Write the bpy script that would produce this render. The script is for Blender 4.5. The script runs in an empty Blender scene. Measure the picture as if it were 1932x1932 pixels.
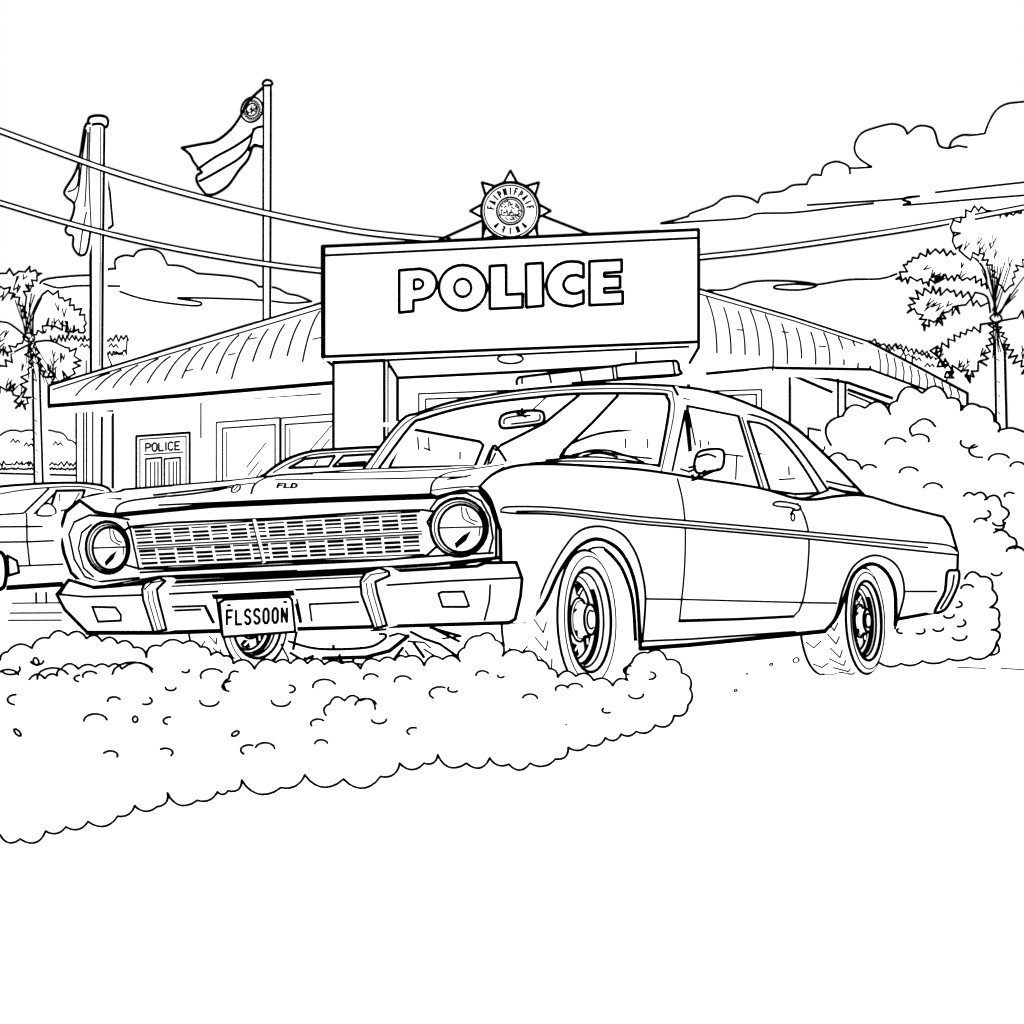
import bpy, math, random
from mathutils import Vector, Matrix
from mathutils.geometry import tessellate_polygon
from mathutils.bvhtree import BVHTree
random.seed(4)
S=1932.0; CX=CY=S/2; F=2650.0; H=0.36
LWK=1.32
sc=bpy.context.scene; COL=sc.collection
# ---------------------------------------------------------------- camera
th=math.atan(184/F); ro=math.atan(.025)
Fw=Vector((0,math.cos(th),math.sin(th))); U0=Vector((0,-math.sin(th),math.cos(th))); R0=Vector((1,0,0))
R=math.cos(ro)*R0-math.sin(ro)*U0; Up=math.sin(ro)*R0+math.cos(ro)*U0
CAM=Vector((0,0,H))
cd=bpy.data.cameras.new('camera'); co=bpy.data.objects.new('camera',cd); COL.objects.link(co); sc.camera=co
m=Matrix((( R.x,Up.x,-Fw.x,CAM.x),(R.y,Up.y,-Fw.y,CAM.y),(R.z,Up.z,-Fw.z,CAM.z),(0,0,0,1))); co.matrix_world=m
cd.sensor_width=36; cd.lens=36*F/S; cd.clip_end=5000; cd.clip_start=.05
# ---------------------------------------------------------------- materials
def mat(name,base,emit):
    M=bpy.data.materials.new(name); M.use_nodes=True; nt=M.node_tree; b=nt.nodes['Principled BSDF']
    b.inputs['Base Color'].default_value=(base,base,base,1); b.inputs['Roughness'].default_value=.9
    b.inputs['Specular IOR Level'].default_value=0
    b.inputs['Emission Color'].default_value=(1,1,1,1); b.inputs['Emission Strength'].default_value=emit
    M.cycles.emission_sampling='NONE'
    return M
WHITE=mat('glowing_white',.8,1.0); INK=mat('black_ink',0.0,0.0)  # white emits its own light, so surfaces stay flat white without shading
GLASS=bpy.data.materials.new('clear_glass'); GLASS.use_nodes=True
nt=GLASS.node_tree; nt.nodes.clear(); o_=nt.nodes.new('ShaderNodeOutputMaterial'); t_=nt.nodes.new('ShaderNodeBsdfTransparent'); nt.links.new(t_.outputs[0],o_.inputs[0])
w=bpy.data.worlds.new('World'); sc.world=w; w.use_nodes=True
w.node_tree.nodes['Background'].inputs[0].default_value=(1,1,1,1); w.node_tree.nodes['Background'].inputs[1].default_value=1.0
sl=bpy.data.lights.new('sun','SUN'); sl.energy=2; sl.angle=math.radians(.5); sl.color=(1,.98,.95)
so=bpy.data.objects.new('sun',sl); COL.objects.link(so); so.rotation_euler=(math.radians(40),math.radians(-20),0)
sc.view_settings.view_transform='Standard'
# ---------------------------------------------------------------- mappers
def ray(x,y): return Fw+R*((x-CX)/F)-Up*((y-CY)/F)
def atd(x,y,t): return CAM+ray(x,y)*t
def plane(P,N):
    def M(x,y):
        d=ray(x,y); return CAM+d*((P-CAM).dot(N)/d.dot(N))
    return M
def onY(Y): return plane(Vector((0,Y,0)),Vector((0,1,0)))
GZ=plane(Vector((0,0,0)),Vector((0,0,1)))
def plane3(a,b,c): return plane(a,(b-a).cross(c-a).normalized())
A=math.radians(34)
UA=Vector((math.sin(A),math.cos(A),0)); VA=Vector((-math.cos(A),math.sin(A),0)); ZA=Vector((0,0,1))
C0=atd(945,1000,4.18)
def onv(v): return plane(C0+VA*v,VA)
def onu(u): return plane(C0+UA*u,UA)
# ---------------------------------------------------------------- curves
def cm(pts,n=6,closed=False):
    if len(pts)<3: return list(pts)
    out=[]; N=len(pts); rng=N if closed else N-1
    for i in range(rng):
        if closed: p0,p1,p2,p3=[pts[(i+k)%N] for k in (-1,0,1,2)]
        else: p0,p1,p2,p3=pts[max(i-1,0)],pts[i],pts[i+1],pts[min(i+2,N-1)]
        for k in range(n):
            t=k/n
            out.append(tuple(.5*((2*p1[j])+(-p0[j]+p2[j])*t+(2*p0[j]-5*p1[j]+4*p2[j]-p3[j])*t*t+(-p0[j]+3*p1[j]-3*p2[j]+p3[j])*t**3) for j in (0,1)))
    if not closed: out.append(tuple(pts[-1]))
    return out
def scal(pts,b=.35,n=6,closed=False,r=.12):
    out=[]; N=len(pts); rng=N if closed else N-1
    for i in range(rng):
        p,q=pts[i],pts[(i+1)%N]; dx,dy=q[0]-p[0],q[1]-p[1]; bb=b*(1+random.uniform(-r,r)*2)
        for k in range(n):
            t=k/n; h=math.sin(math.pi*t)**.8*bb
            out.append((p[0]+dx*t+dy*h,p[1]+dy*t-dx*h))
    if not closed: out.append(tuple(pts[-1]))
    return out
def teeth(pts,amp=7,step=11,closed=True):
    out=[]; N=len(pts)
    for i in range(N if closed else N-1):
        p,q=pts[i],pts[(i+1)%N]; dx,dy=q[0]-p[0],q[1]-p[1]; L=math.hypot(dx,dy); n=max(1,int(L/step))
        for k in range(n):
            t=k/n; out.append((p[0]+dx*t,p[1]+dy*t))
            if L>step*.6:
                t2=(k+random.uniform(.35,.7))/n; a=amp*random.uniform(.3,1.15)
                out.append((p[0]+dx*t2-dy/L*a*-1,p[1]+dy*t2+dx/L*a*-1))
    if not closed: out.append(pts[-1])
    return out
def ell(cx,cy,rx,ry,a0=0,a1=360,n=28,rot=0):
    c,s=math.cos(math.radians(rot)),math.sin(math.radians(rot)); o=[]
    full=abs(a1-a0)>=360
    for k in range(n if full else n+1):
        t=math.radians(a0+(a1-a0)*k/n); x,y=rx*math.cos(t),ry*math.sin(t); o.append((cx+x*c-y*s,cy+x*s+y*c))
    return o
def lerp(p,q,t): return (p[0]+(q[0]-p[0])*t,p[1]+(q[1]-p[1])*t)
def bz(p,c,q,n=8): return [lerp(lerp(p,c,k/n),lerp(c,q,k/n),k/n) for k in range(n+1)]
# ---------------------------------------------------------------- mesh builder
class B:
    def __init__(s): s.v=[];s.f=[];s.m=[]
    def face(s,ps,m=0):
        n=len(s.v); s.v+=[Vector(p) for p in ps]; s.f.append(tuple(range(n,n+len(ps)))); s.m.append(m); return s
    def poly3(s,loops,m=0):
        t=tessellate_polygon(loops); n=len(s.v)
        for l in loops: s.v+=l
        for a in t: s.f.append(tuple(n+i for i in a)); s.m.append(m)
        return s
    def poly(s,M,pts,holes=(),m=0):
        return s.poly3([[M(*p) for p in pts]]+[[M(*p) for p in h] for h in holes],m)
    def slab(s,M,pts,vec,holes=(),m=0):
        L=[[M(*p) for p in pts]]+[[M(*p) for p in h] for h in holes]
        s.poly3(L,m); s.poly3([[p+vec for p in l] for l in L],m)
        for l in L:
            for i in range(len(l)):
                a,b=l[i],l[(i+1)%len(l)]; s.face([a,b,b+vec,a+vec],m)
        return s
    def seg(s,a,b,ra,rb,m=1):
        d=b-a
        if d.length<1e-7: return
        d.normalize(); a=a-d*ra*.35; b=b+d*rb*.35
        x=d.orthogonal().normalized(); y=d.cross(x); n=len(s.v); K=6
        for (p,r) in ((a,ra),(b,rb)):
            for k in range(K):
                t=2*math.pi*k/K; s.v.append(p+x*(r*math.cos(t))+y*(r*math.sin(t)))
        for k in range(K): s.f.append((n+k,n+(k+1)%K,n+K+(k+1)%K,n+K+k)); s.m.append(m)
        s.f.append(tuple(n+k for k in range(K))); s.m.append(m); s.f.append(tuple(n+K+k for k in range(K))); s.m.append(m)
    def line3(s,ps,w=4,closed=False,m=1,pull=.0025):
        if m==1: w=w*LWK if w<5.6 else w+1.8
        ps=[CAM+(p-CAM)*(1-pull) for p in ps]
        rs=[w*.5/F*(p-CAM).dot(Fw) for p in ps]
        n=len(ps)
        for i in range(n if closed else n-1): s.seg(ps[i],ps[(i+1)%n],rs[i],rs[(i+1)%n],m)
        return s
    def line(s,M,pts,w=4,closed=False,sm=0,m=1):
        if sm: pts=cm(pts,sm,closed)
        return s.line3([M(*p) for p in pts],w,closed,m)
    def lines(s,M,Ls,w=3,sm=0):
        for l in Ls: s.line(M,l,w,sm=sm)
        return s
    def panel(s,M,pts,w=4,vec=None,holes=(),hw=None):
        if vec is None: s.poly(M,pts,holes)
        else: s.slab(M,pts,vec,holes)
        s.line(M,pts,w,True)
        for h in holes: s.line(M,h,hw or w,True)
        return s
    def ball(s,c,r,n=8):
        k=len(s.v)
        for i in range(n//2+1):
            ph=math.pi*i/(n//2)
            for j in range(n): s.v.append(c+Vector((math.sin(ph)*math.cos(2*math.pi*j/n),math.sin(ph)*math.sin(2*math.pi*j/n),math.cos(ph)))*r)
        for i in range(n//2):
            for j in range(n): s.f.append((k+i*n+j,k+i*n+(j+1)%n,k+(i+1)*n+(j+1)%n,k+(i+1)*n+j)); s.m.append(0)
    def puffs(s,M,pts,N=60):
        xs=[p[0] for p in pts]; ys=[p[1] for p in pts]; c=0
        q0,q1,q2=M(600,1200),M(900,1200),M(600,1000); nn=(q1-q0).cross(q2-q0).normalized()
        if nn.dot(CAM-q0)<0: nn=-nn
        for _ in range(N*8):
            x,y=random.uniform(min(xs),max(xs)),random.uniform(min(ys),max(ys)); ins=False; dm=1e9
            for i in range(len(pts)):
                a,b=pts[i],pts[(i+1)%len(pts)]
                if (a[1]>y)!=(b[1]>y) and x<(b[0]-a[0])*(y-a[1])/(b[1]-a[1])+a[0]: ins=not ins
                dx,dy=b[0]-a[0],b[1]-a[1]; L=dx*dx+dy*dy+1e-9; t=max(0,min(1,((x-a[0])*dx+(y-a[1])*dy)/L))
                dm=min(dm,math.hypot(x-a[0]-t*dx,y-a[1]-t*dy))
            if ins and dm>16:
                p=M(x,y); t=(p-CAM).dot(Fw); r=min(dm*.5,60)/F*t; q=p-nn*(r*1.02+.03)
                if q.z>r*.6: s.ball(q,r); c+=1
            if c>=N: break
    def build(s,name,parent=None,**kw):
        o_=Vector((0,0,0))
        if parent: o_=parent.matrix_basis.translation.copy() if parent.type=='EMPTY' else Vector(parent['org'])
        elif s.v:
            xs=[p.x for p in s.v]; ys=[p.y for p in s.v]; zs=[p.z for p in s.v]; o_=Vector(((min(xs)+max(xs))/2,(min(ys)+max(ys))/2,min(zs)))
        me=bpy.data.meshes.new(name); me.from_pydata([tuple(p-o_) for p in s.v],[],s.f)
        for M in (WHITE,INK,GLASS): me.materials.append(M)
        me.polygons.foreach_set('material_index',s.m); me.update()
        o=bpy.data.objects.new(name,me); COL.objects.link(o)
        if parent: o.parent=parent
        else: o.location=o_
        for k,v in kw.items(): o[k]=v
        o['org']=tuple(o_)
        return o
    def mapper(s,fb):
        t=BVHTree.FromPolygons([tuple(p) for p in s.v],s.f)
        def M(x,y):
            d=ray(x,y); h=t.ray_cast(CAM,d.normalized())
            return h[0] if h[0] is not None else fb(x,y)
        return M
def thing(name,label,cat,loc,group=None):
    o=bpy.data.objects.new(name,None); COL.objects.link(o); o.location=loc; o['label']=label; o['category']=cat; o.empty_display_size=.2
    if group: o['group']=group
    return o
def base(p): return Vector((p.x,p.y,0))
FONT={'F':[[(1,0),(0,0),(0,1)],[(0,.48),(.8,.48)]],'L':[[(0,0),(0,1),(1,1)]],
'S':[[(1,.15),(.7,0),(.3,0),(0,.15),(0,.35),(.3,.47),(.7,.53),(1,.68),(1,.87),(.7,1),(.3,1),(0,.85)]],
'O':[[(.3,0),(.7,0),(1,.2),(1,.8),(.7,1),(.3,1),(0,.8),(0,.2),(.3,0)]],'N':[[(0,1),(0,0),(1,1),(1,0)]],
'P':[[(0,1),(0,0),(.7,0),(1,.15),(1,.38),(.7,.52),(0,.52)]],'I':[[(.1,0),(.1,1)]],
'C':[[(1,.15),(.7,0),(.3,0),(0,.2),(0,.8),(.3,1),(.7,1),(1,.85)]],'E':[[(1,0),(0,0),(0,1),(1,1)],[(0,.5),(.8,.5)]],
'A':[[(0,1),(.5,0),(1,1)],[(.2,.65),(.8,.65)]],'D':[[(0,0),(0,1),(.6,1),(1,.75),(1,.25),(.6,0),(0,0)]]}
def text(b,M,s,x,y,cw,h,adv,sl=0,lw=3,shear=0):
    X=0
    for ch in s:
        for st in FONT[ch]:
            b.line(M,[(x+X+px*cw+(1-py)*h*shear,y+py*h+(X+px*cw)*sl) for px,py in st],lw)
        X+=adv-(cw*.8 if ch=='I' else 0)
# ================================================================ GROUND
g=B()
g.face([Vector((-400,-20,0)),Vector((400,-20,0)),Vector((400,900,0)),Vector((-400,900,0))])
for l in ([(1878,1213),(1905,1214),(1932,1209),(1960,1209)],[(1808,1260),(1835,1261),(1858,1262)],[(1890,1262),(1940,1265)]): g.line(GZ,l,4)
for (x,y,r) in ((1455,1254,3),(1502,1246,6),(1388,1303,3),(1409,1272,1.5)): g.line(GZ,ell(x,y,r,r*.8,n=8,rot=-30),3,True)
g.build('ground',kind='structure')
# ================================================================ CLOUDS
CL=onY(160); tk=Vector((0,12,0))
b=B(); c1=cm([(1990,184),(1932,192),(1900,196),(1880,208),(1866,230),(1858,252)],4)
pA=cm([(1790,280),(1772,275),(1764,250),(1755,240),(1732,238),(1712,253)],4)
pB=cm([(1712,253),(1704,240),(1684,234),(1655,240),(1625,252),(1612,277),(1620,298),(1645,315)],4)
pC=cm([(1645,315),(1620,317),(1602,317)],4)
pD=cm([(1604,328),(1600,313),(1578,305),(1556,313),(1549,331)],4)
pE=cm([(1549,331),(1532,331),(1522,348)],4)
pF=cm([(1522,348),(1495,350),(1475,361),(1440,366),(1430,383)],4)
pG=cm([(1430,383),(1415,374),(1392,370),(1365,374),(1345,388),(1305,402),(1299,408)],4)
pH=cm([(1299,408),(1275,415),(1247,422),(1310,418),(1400,412),(1430,403),(1500,401),(1600,389),(1648,384)],4)
fill=c1+pA+pB+pD+pE+pF+pG+pH+[(1800,378),(1990,362)]
b.slab(CL,fill,tk)
for l in (c1,cm([(1857,252),(1835,255),(1815,255),(1797,265),(1791,279)],4),[(1790,280),(1808,275),(1825,278)],pA,pB,pC,pD,pE,pF,pG,pH): b.line(CL,l,3.6)
b.lines(CL,[[(1523,387),(1600,382),(1650,379),(1700,375),(1735,370)],[(1735,370),(1712,372),(1703,377),(1718,382),(1704,387),(1760,383),(1850,375),(1940,368)],[(1765,363),(1850,353),(1940,343)]],3.6,sm=3)
b.build('cloud',label='large puffy cloud rising toward the upper right corner above the streaky bands',category='cloud',group='clouds in the sky')
b=B(); p=cm([(1335,548),(1375,546),(1405,535),(1440,530),(1500,531),(1542,538),(1510,547),(1465,545),(1464,539),(1500,536),(1542,537),(1600,528),(1660,526),(1692,517)],4)
b.slab(onY(150),[(1335,548),(1405,535),(1440,530),(1542,536),(1692,517),(1692,600),(1335,600)],tk); b.line(onY(150),p,3.6)
b.build('cloud',label='low flat cloud just above the right roof slope, left of the right palm tree',category='cloud',group='clouds in the sky')
b=B(); top=cm([(75,535),(90,526),(150,520),(195,520)],3)+cm([(195,520),(202,509),(218,507)],3)+cm([(218,507),(218,490),(235,482),(252,484)],3)+cm([(252,484),(262,473),(285,470),(304,478),(316,500)],3)+cm([(316,500),(345,503),(372,516)],3)+cm([(372,516),(410,519),(440,522),(475,530),(487,541)],3)+cm([(487,541),(520,543),(542,554),(562,558),(588,569)],3)
b.slab(onY(155),top+[(550,572),(450,563),(225,552),(75,536)],tk); b.line(onY(155),top,3.6)
b.lines(onY(155),[[(588,569),(550,572),(500,567),(440,564),(335,562),(378,570),(370,577),(310,571),(262,562),(226,550)],[(82,535),(110,543),(150,539),(226,540)]],3.6,sm=4)
b.build('cloud',label='long cloud with a small dome, between the two flagpoles behind the left roof',category='cloud',group='clouds in the sky')
# ================================================================ CABLES
def cable(pts,Y,gap,label):
    M=onY(Y); P=cm(pts,8); b=B(); 
    b.line3([M(x,y) for x,y in P],gap,m=0,pull=0)
    b.line3([M(x,y-gap/2) for x,y in P],3.6,pull=.001); b.line3([M(x,y+gap/2) for x,y in P],3.6,pull=.001)
    b.build('power_cable',label=label,category='cable',group='overhead power cables')
cable([(-60,224),(0,247),(100,284),(200,320),(300,351),(400,378),(500,402),(600,423),(700,440),(850,455)],12.9,10,'upper overhead cable sagging from the left edge to the top of the police sign')
cable([(-60,366),(0,383),(100,413),(200,440),(300,463),(400,482),(500,498),(605,511),(800,530),(1000,525),(1200,502),(1318,486),(1420,475),(1550,457),(1700,434),(1820,413),(1990,380)],12.8,9,'lower overhead cable running behind the police sign and on to the right edge')
# ================================================================ FLAGPOLES AND FLAGS
M=onY(21)
t=thing('flagpole','thick flagpole with a rounded cap and a limp flag, left of the other pole','flagpole',base(M(184,700)))
b=B(); b.slab(M,[(172,232),(197,232),(191,1180),(167,1180)],Vector((0,.2,0)))
b.line(M,[(172,236),(171,500),(172,1180)],5); b.line(M,[(197,236),(194,500),(190,1180)],4.5); b.line(M,[(190,240),(188,690)],2.2); b.build('pole',t)
b=B(); b.panel(onY(20.9),cm([(166,230),(170,221),(185,218),(200,221),(204,231),(200,240),(190,234),(175,235),(166,240)],4,True),4.5,Vector((0,.35,0))); b.build('pole_cap',t)
M=onY(20.8); b=B()
sh=cm([(170,233),(160,240),(150,300),(140,330),(122,360),(126,372),(140,385),(136,410),(124,432),(128,442),(138,446),(138,465),(148,480),(160,480),(166,465),(170,440)],4)
b.slab(M,sh+[(172,440),(172,233)],Vector((0,.25,0))); b.line(M,sh,4.2)
b.lines(M,[[(163,245),(155,300),(148,360),(140,385)],[(166,250),(163,340),(160,390)],[(150,300),(146,350),(128,362)],[(163,400),(155,440),(150,478)],[(170,240),(168,330),(172,430)]],2.8,sm=4)
M2=onY(21.3); b.slab(M2,[(195,330),(206,355),(213,425),(205,432),(193,428)],Vector((0,.2,0))); b.line(M2,[(196,318),(202,340),(207,360),(213,425),(205,431),(194,428)],4.2)
b.build('flag',label='limp flag hanging in folds around the thick left flagpole',category='flag')
M=onY(19.5)
t=thing('flagpole','thin tall flagpole with a flying striped flag, just left of the police sign','flagpole',base(M(503,600)))
b=B(); b.slab(M,[(497,158),(511,158),(508,1185),(495,1185)],Vector((0,.12,0))); b.line(M,[(497,160),(496,1185)],3.6); b.line(M,[(511,160),(508,1185)],4.2); b.build('pole',t)
b=B(); b.panel(onY(19.45),cm([(497,155),(503,151),(511,153),(513,160),(497,161)],3,True),4,Vector((0,.2,0))); b.build('pole_cap',t)
M=onY(19.6)
fl=cm([(499,163),(478,182),(466,196),(452,222),(435,245),(408,266),(380,272),(343,279)],4)+cm([(343,279),(358,291),(366,306),(381,325)],4)+cm([(381,325),(371,333),(374,348),(389,367)],4)+cm([(389,367),(405,366),(430,350),(450,322),(468,300),(478,275),(490,276),(499,279)],4)
b=B(); b.slab(M,fl,Vector((0,.06,0))); b.line(M,fl,4.5)
b.lines(M,[[(499,238),(482,242),(472,256),(440,278),(405,297),(372,320)],[(478,243),(470,275),(452,298),(420,318),(390,335),(376,342)],[(496,276),(478,276),(470,285)]],4.2,sm=5)
fo=b.build('flag',label='striped flag with a round emblem flying left from the thin tall pole',category='flag')
b=B(); b.line(M,ell(475,207,20,24,rot=20),3.2,True); b.line(M,ell(475,207,10,12,rot=20),2.4,True)
for k in range(26):
    a=2*math.pi*k/26; b.line(M,[(475+13*math.cos(a),207+15*math.sin(a)),(475+17*math.cos(a+.25),207+20*math.sin(a+.25))],2)
for k in range(26): a,r=random.uniform(0,6.3),random.uniform(0,9); x,y=475+r*math.cos(a),207+r*math.sin(a); b.line(M,[(x,y),(x+random.uniform(-4,4),y+random.uniform(-4,4))],1.9)
b.build('emblem',fo)
# ================================================================ VEGETATION
def palm(label,c,clumps,Y,trunk,extra):
    M=onY(Y); t=thing('palm_tree',label,'palm tree',base(M(*trunk[0])))
    b=B(); (x0,y0),(x1,y1),w0,w1=trunk
    P=[(x0-w0,y0),(x0+w0,y0),(x1+w1,y1),(x1-w1,y1)]
    b.slab(M,P,Vector((0,.25,0))); b.line(M,[P[0],P[3]],4); b.line(M,[P[1],P[2]],4)
    for k in range(8):
        yy=y1+(y0-y1)*.5*(k+random.random()*.5)/8; xx=x1+(x0-x1)*(yy-y1)/(y0-y1); b.line(M,[(xx-w1*.6,yy),(xx-w1*.1,yy+4)],1.8)
    b.build('trunk',t)
    b=B()
    for i,(out,amp,bare) in enumerate(clumps):
        Yc=Y-.15-.12*i; a0=onY(Yc)(*c); xs=[p[0] for p in out]; sgn=1 if i%2 else -1
        far=onY(Yc+sgn*.35)(sum(xs)/len(xs),c[1]+3)
        Mc=plane3(a0,far,a0+Vector((.02,.06*sgn,1)))
        T=cm(out[:bare],3)+teeth(out[bare-1:]+[out[0]],amp*1.25,11,False)[1:] if bare>1 else teeth(out,amp*1.25,12)
        b.slab(Mc,T,Vector((0,.08,0))); b.line(Mc,T,3.4,True)
        mx=sum(p[0] for p in out)/len(out); my=sum(p[1] for p in out)/len(out)
        for k in range(9):
            q=lerp((mx,my),random.choice(out),random.uniform(.1,.7)); b.line(Mc,[q,(q[0]+(q[0]-c[0])*.06+random.uniform(-4,4),q[1]+random.uniform(8,18)),(q[0]+random.uniform(3,9),q[1]+random.uniform(0,5))],2.3)
    Me=onY(Y-1.6)
    for (p,q,n) in extra:
        for k in range(n):
            s=lerp(c,p,random.uniform(0,.25)); e=(p[0]+(q[0]-p[0])*(k+random.random()*.6)/n,p[1]+(q[1]-p[1])*(k+random.random()*.6)/n+random.uniform(-12,12))
            b.line(Me,bz((s[0]+random.uniform(-6,6),s[1]),((s[0]*.6+e[0]*.4)+random.uniform(-4,4),(s[1]+e[1])/2),e,4),2)
    b.line(Me,cm([(c[0]-12,c[1]),(c[0]-3,c[1]-8),(c[0]+8,c[1]-4),(c[0]+9,c[1]+6),(c[0]-2,c[1]+9)],3,True),3,True)
    b.build('crown',t)
palm('palm tree at the left edge beside the building, behind the parked car',(55,636),[
 ([(55,640),(20,612),(0,607),(-40,600),(-50,640),(-30,668),(0,660),(15,672),(30,655)],9,4),
 ([(60,648),(45,655),(20,668),(0,690),(-30,700),(-35,750),(-10,745),(10,735),(25,745),(30,770),(48,772),(58,750),(50,735),(55,705),(62,690)],11,3),
 ([(68,645),(95,643),(122,655),(140,672),(136,708),(118,700),(112,720),(96,700),(90,712),(80,690),(74,665)],10,3),
 ([(62,632),(64,590),(80,556),(100,556),(122,568),(140,585),(160,604),(157,628),(140,614),(134,626),(118,606),(105,616),(92,600),(80,615)],9,3),
 ([(45,600),(50,560),(70,530),(78,516),(56,503),(36,512),(18,507),(0,516),(-30,520),(-40,570),(-10,560),(8,545),(25,560),(35,575)],9,2)],17.5,((79,1180),(67,648),10,6),[((25,570),(85,560),9),((80,720),(120,730),4),((45,700),(75,720),4)])
palm('palm tree at the right edge above the dust, taller of the two palms',(1880,600),[
 ([(1885,606),(1920,600),(1960,610),(2000,650),(1990,700),(1960,690),(1945,700),(1920,670),(1905,650)],12,2),
 ([(1880,608),(1850,612),(1800,632),(1755,662),(1772,676),(1768,692),(1790,690),(1782,712),(1812,700),(1830,722),(1845,700),(1862,690),(1872,650)],12,2),
 ([(1868,590),(1862,560),(1840,552),(1800,548),(1760,540),(1728,548),(1716,562),(1712,590),(1730,592),(1744,624),(1762,608),(1778,614),(1790,588),(1810,592),(1822,575),(1850,578)],11,3),
 ([(1862,545),(1858,512),(1838,486),(1808,476),(1780,470),(1750,470),(1722,486),(1704,500),(1690,527),(1712,535),(1730,530),(1752,540),(1776,528),(1800,530),(1830,528)],10,4),
 ([(1890,540),(1872,500),(1850,470),(1820,482),(1815,462),(1797,455),(1812,440),(1793,430),(1812,420),(1832,400),(1860,397),(1886,412),(1912,406),(1940,400),(1990,420),(1990,500),(1940,480),(1915,500),(1905,540)],9,1)],16,((1897,1180),(1886,640),12,9),[((1852,505),(1912,505),10),((1870,665),(1905,665),6),((1905,560),(1935,525),4)])
def jag(x0,x1,y,amp,step=9,dr=0):
    P=[];x=x0
    while x<x1:
        P+=[(x,y+dr*(x-x0)+random.uniform(-amp,0)),(x+step*.5,y+dr*(x-x0)+random.uniform(0,amp*.6))]; x+=step*random.uniform(.7,1.3)
    return P+[(x1,y+dr*(x1-x0))]
def tree(name,label,cat,outl,Y,marks,grp=None,trunk=None):
    M=onY(Y); xs=[p[0] for p in outl]; cx=(min(xs)+max(xs))/2
    t=thing(name,label,cat,base(M(cx,1100)),grp)
    b=B(); tx=trunk or cx; b.slab(M,[(tx-6,outl[-1][1]-40),(tx+6,outl[-1][1]-40),(tx+8,1185),(tx-8,1185)],Vector((0,.3,0))); b.line(M,[(tx-6,outl[-1][1]-20),(tx-8,1185)],3); b.line(M,[(tx+6,outl[-1][1]-20),(tx+8,1185)],3); b.build('trunk',t)
    b=B(); b.slab(M,outl,Vector((0,1.5,0))); b.line(M,outl,3,True)
    for (x,y) in marks: b.line(M,[(x,y),(x+5,y-7),(x+9,y),(x+14,y-5),(x+18,y+1)],2.6)
    b.build('crown',t)
tree('leafy_tree','ragged tree tip showing above the left roof corner beside the thick flagpole','tree',jag(95,240,640,9)+jag(200,238,668,8)[::-1]+[(215,700),(160,720),(110,700)],24,[(205,655),(215,670),(150,655),(120,665)])
tree('leafy_tree','dark ragged tree showing above the right roof slope, left of the right palm','tree',jag(1640,1765,645,10,dr=.25)+[(1790,700),(1780,740),(1700,720),(1645,690)],24,[(1670,662),(1700,672),(1720,680),(1745,692),(1735,668),(1685,655)])
P=scal([(-50,830),(0,822),(40,815),(75,817),(105,815),(128,830),(145,842)],.15)+[(145,890),(-50,890)]
tree('bush','rounded bush behind the palm trunk at the left edge','bush',P,26,[(20,835),(45,842),(100,840),(60,830)])
b=B(); b.slab(onY(25),jag(-40,148,878,7)+[(148,1180),(-40,1180)],Vector((0,1,0))); b.line(onY(25),jag(-40,148,876,7),3); b.line(onY(25),jag(-40,148,885,3,6),3.2); b.line(onY(24.9),[(-40,892),(148,897)],3.6)
b.build('hedge',label='low clipped hedge along the left edge, behind the parked car roof',category='hedge')
# ================================================================ POLICE STATION
t=thing('police_station','long single storey station with a curved ribbed metal roof behind the police sign','building',base(onY(15)(900,1200)))
WL=onY(15)
b=B(); b.slab(WL,[(213,760),(640,715),(1490,695),(1490,1200),(213,1212)],Vector((0,4,0)))
b.lines(WL,[[(213,765),(213,1205)]],4.5); b.lines(WL,[[(1490,698),(1490,1200)]],4.2)
b.lines(WL,[[(390,757),(605,743)],[(750,718),(1200,703)],[(379,757),(379,826)],[(1300,712),(1490,700)]],3); b.build('wall',t)
Me=onY(14.2)
rl=plane3(Me(92,766),Me(608,722),onY(18)(608,572))
b=B(); RP=[(92,728),(190,698),(400,634),(608,572),(640,565),(640,720),(608,724),(350,745),(92,766)]
b.slab(rl,RP,Vector((0,.25,-.05))); b.line(rl,[(92,766),(92,728),(190,698),(400,634),(640,562)],4.6)
b.line(rl,[(100,735),(190,706),(400,644),(640,572)],3); b.line(rl,[(92,766),(350,746),(640,721)],7)
for i in range(14):
    a=(i+.3)/14.5; T=lerp((612,585),(170,715),a); Q=lerp((575,718),(98,757),a)
    e=random.uniform(.76,1); pts=bz(T,(T[0]*.35+Q[0]*.65,T[1]*.75+Q[1]*.25),Q,10); b.line(rl,pts[random.randint(0,1):int(11*e)],3)
for (x,y) in ((430,670),(590,640),(350,700),(470,640)): b.line(rl,[(x,y),(x+14,y-3)],2.5)
b.build('roof',t,label='left curved ribbed slope of the metal roof')
Me=onY(14.1)
rr=plane3(Me(1318,705),Me(1640,695),onY(18)(1318,545))
b=B(); b.slab(rr,[(1290,537),(1318,545),(1500,597),(1640,645),(1642,697),(1500,694),(1290,708)],Vector((0,.25,-.05)))
b.line(rr,[(1290,537),(1318,545),(1500,599),(1640,645)],4.5); b.line(rr,[(1300,549),(1500,606),(1640,653)],3)
b.line(rr,[(1290,709),(1450,694),(1642,697)],5); b.line(rr,[(1640,645),(1642,697)],3.6)
for i in range(11):
    a=(i+.4)/11.5; T=lerp((1322,556),(1640,655),a); Q=lerp((1340,702),(1648,694),a)
    pts=bz(T,(Q[0]+8-6*a,T[1]*.6+Q[1]*.4),Q,9); b.line(rr,pts[random.randint(0,1):random.randint(8,10)],3)
for (x,y) in ((1390,622),(1475,626),(1545,653)): b.line(rr,[(x,y),(x+13,y+1)],2.5)
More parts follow.
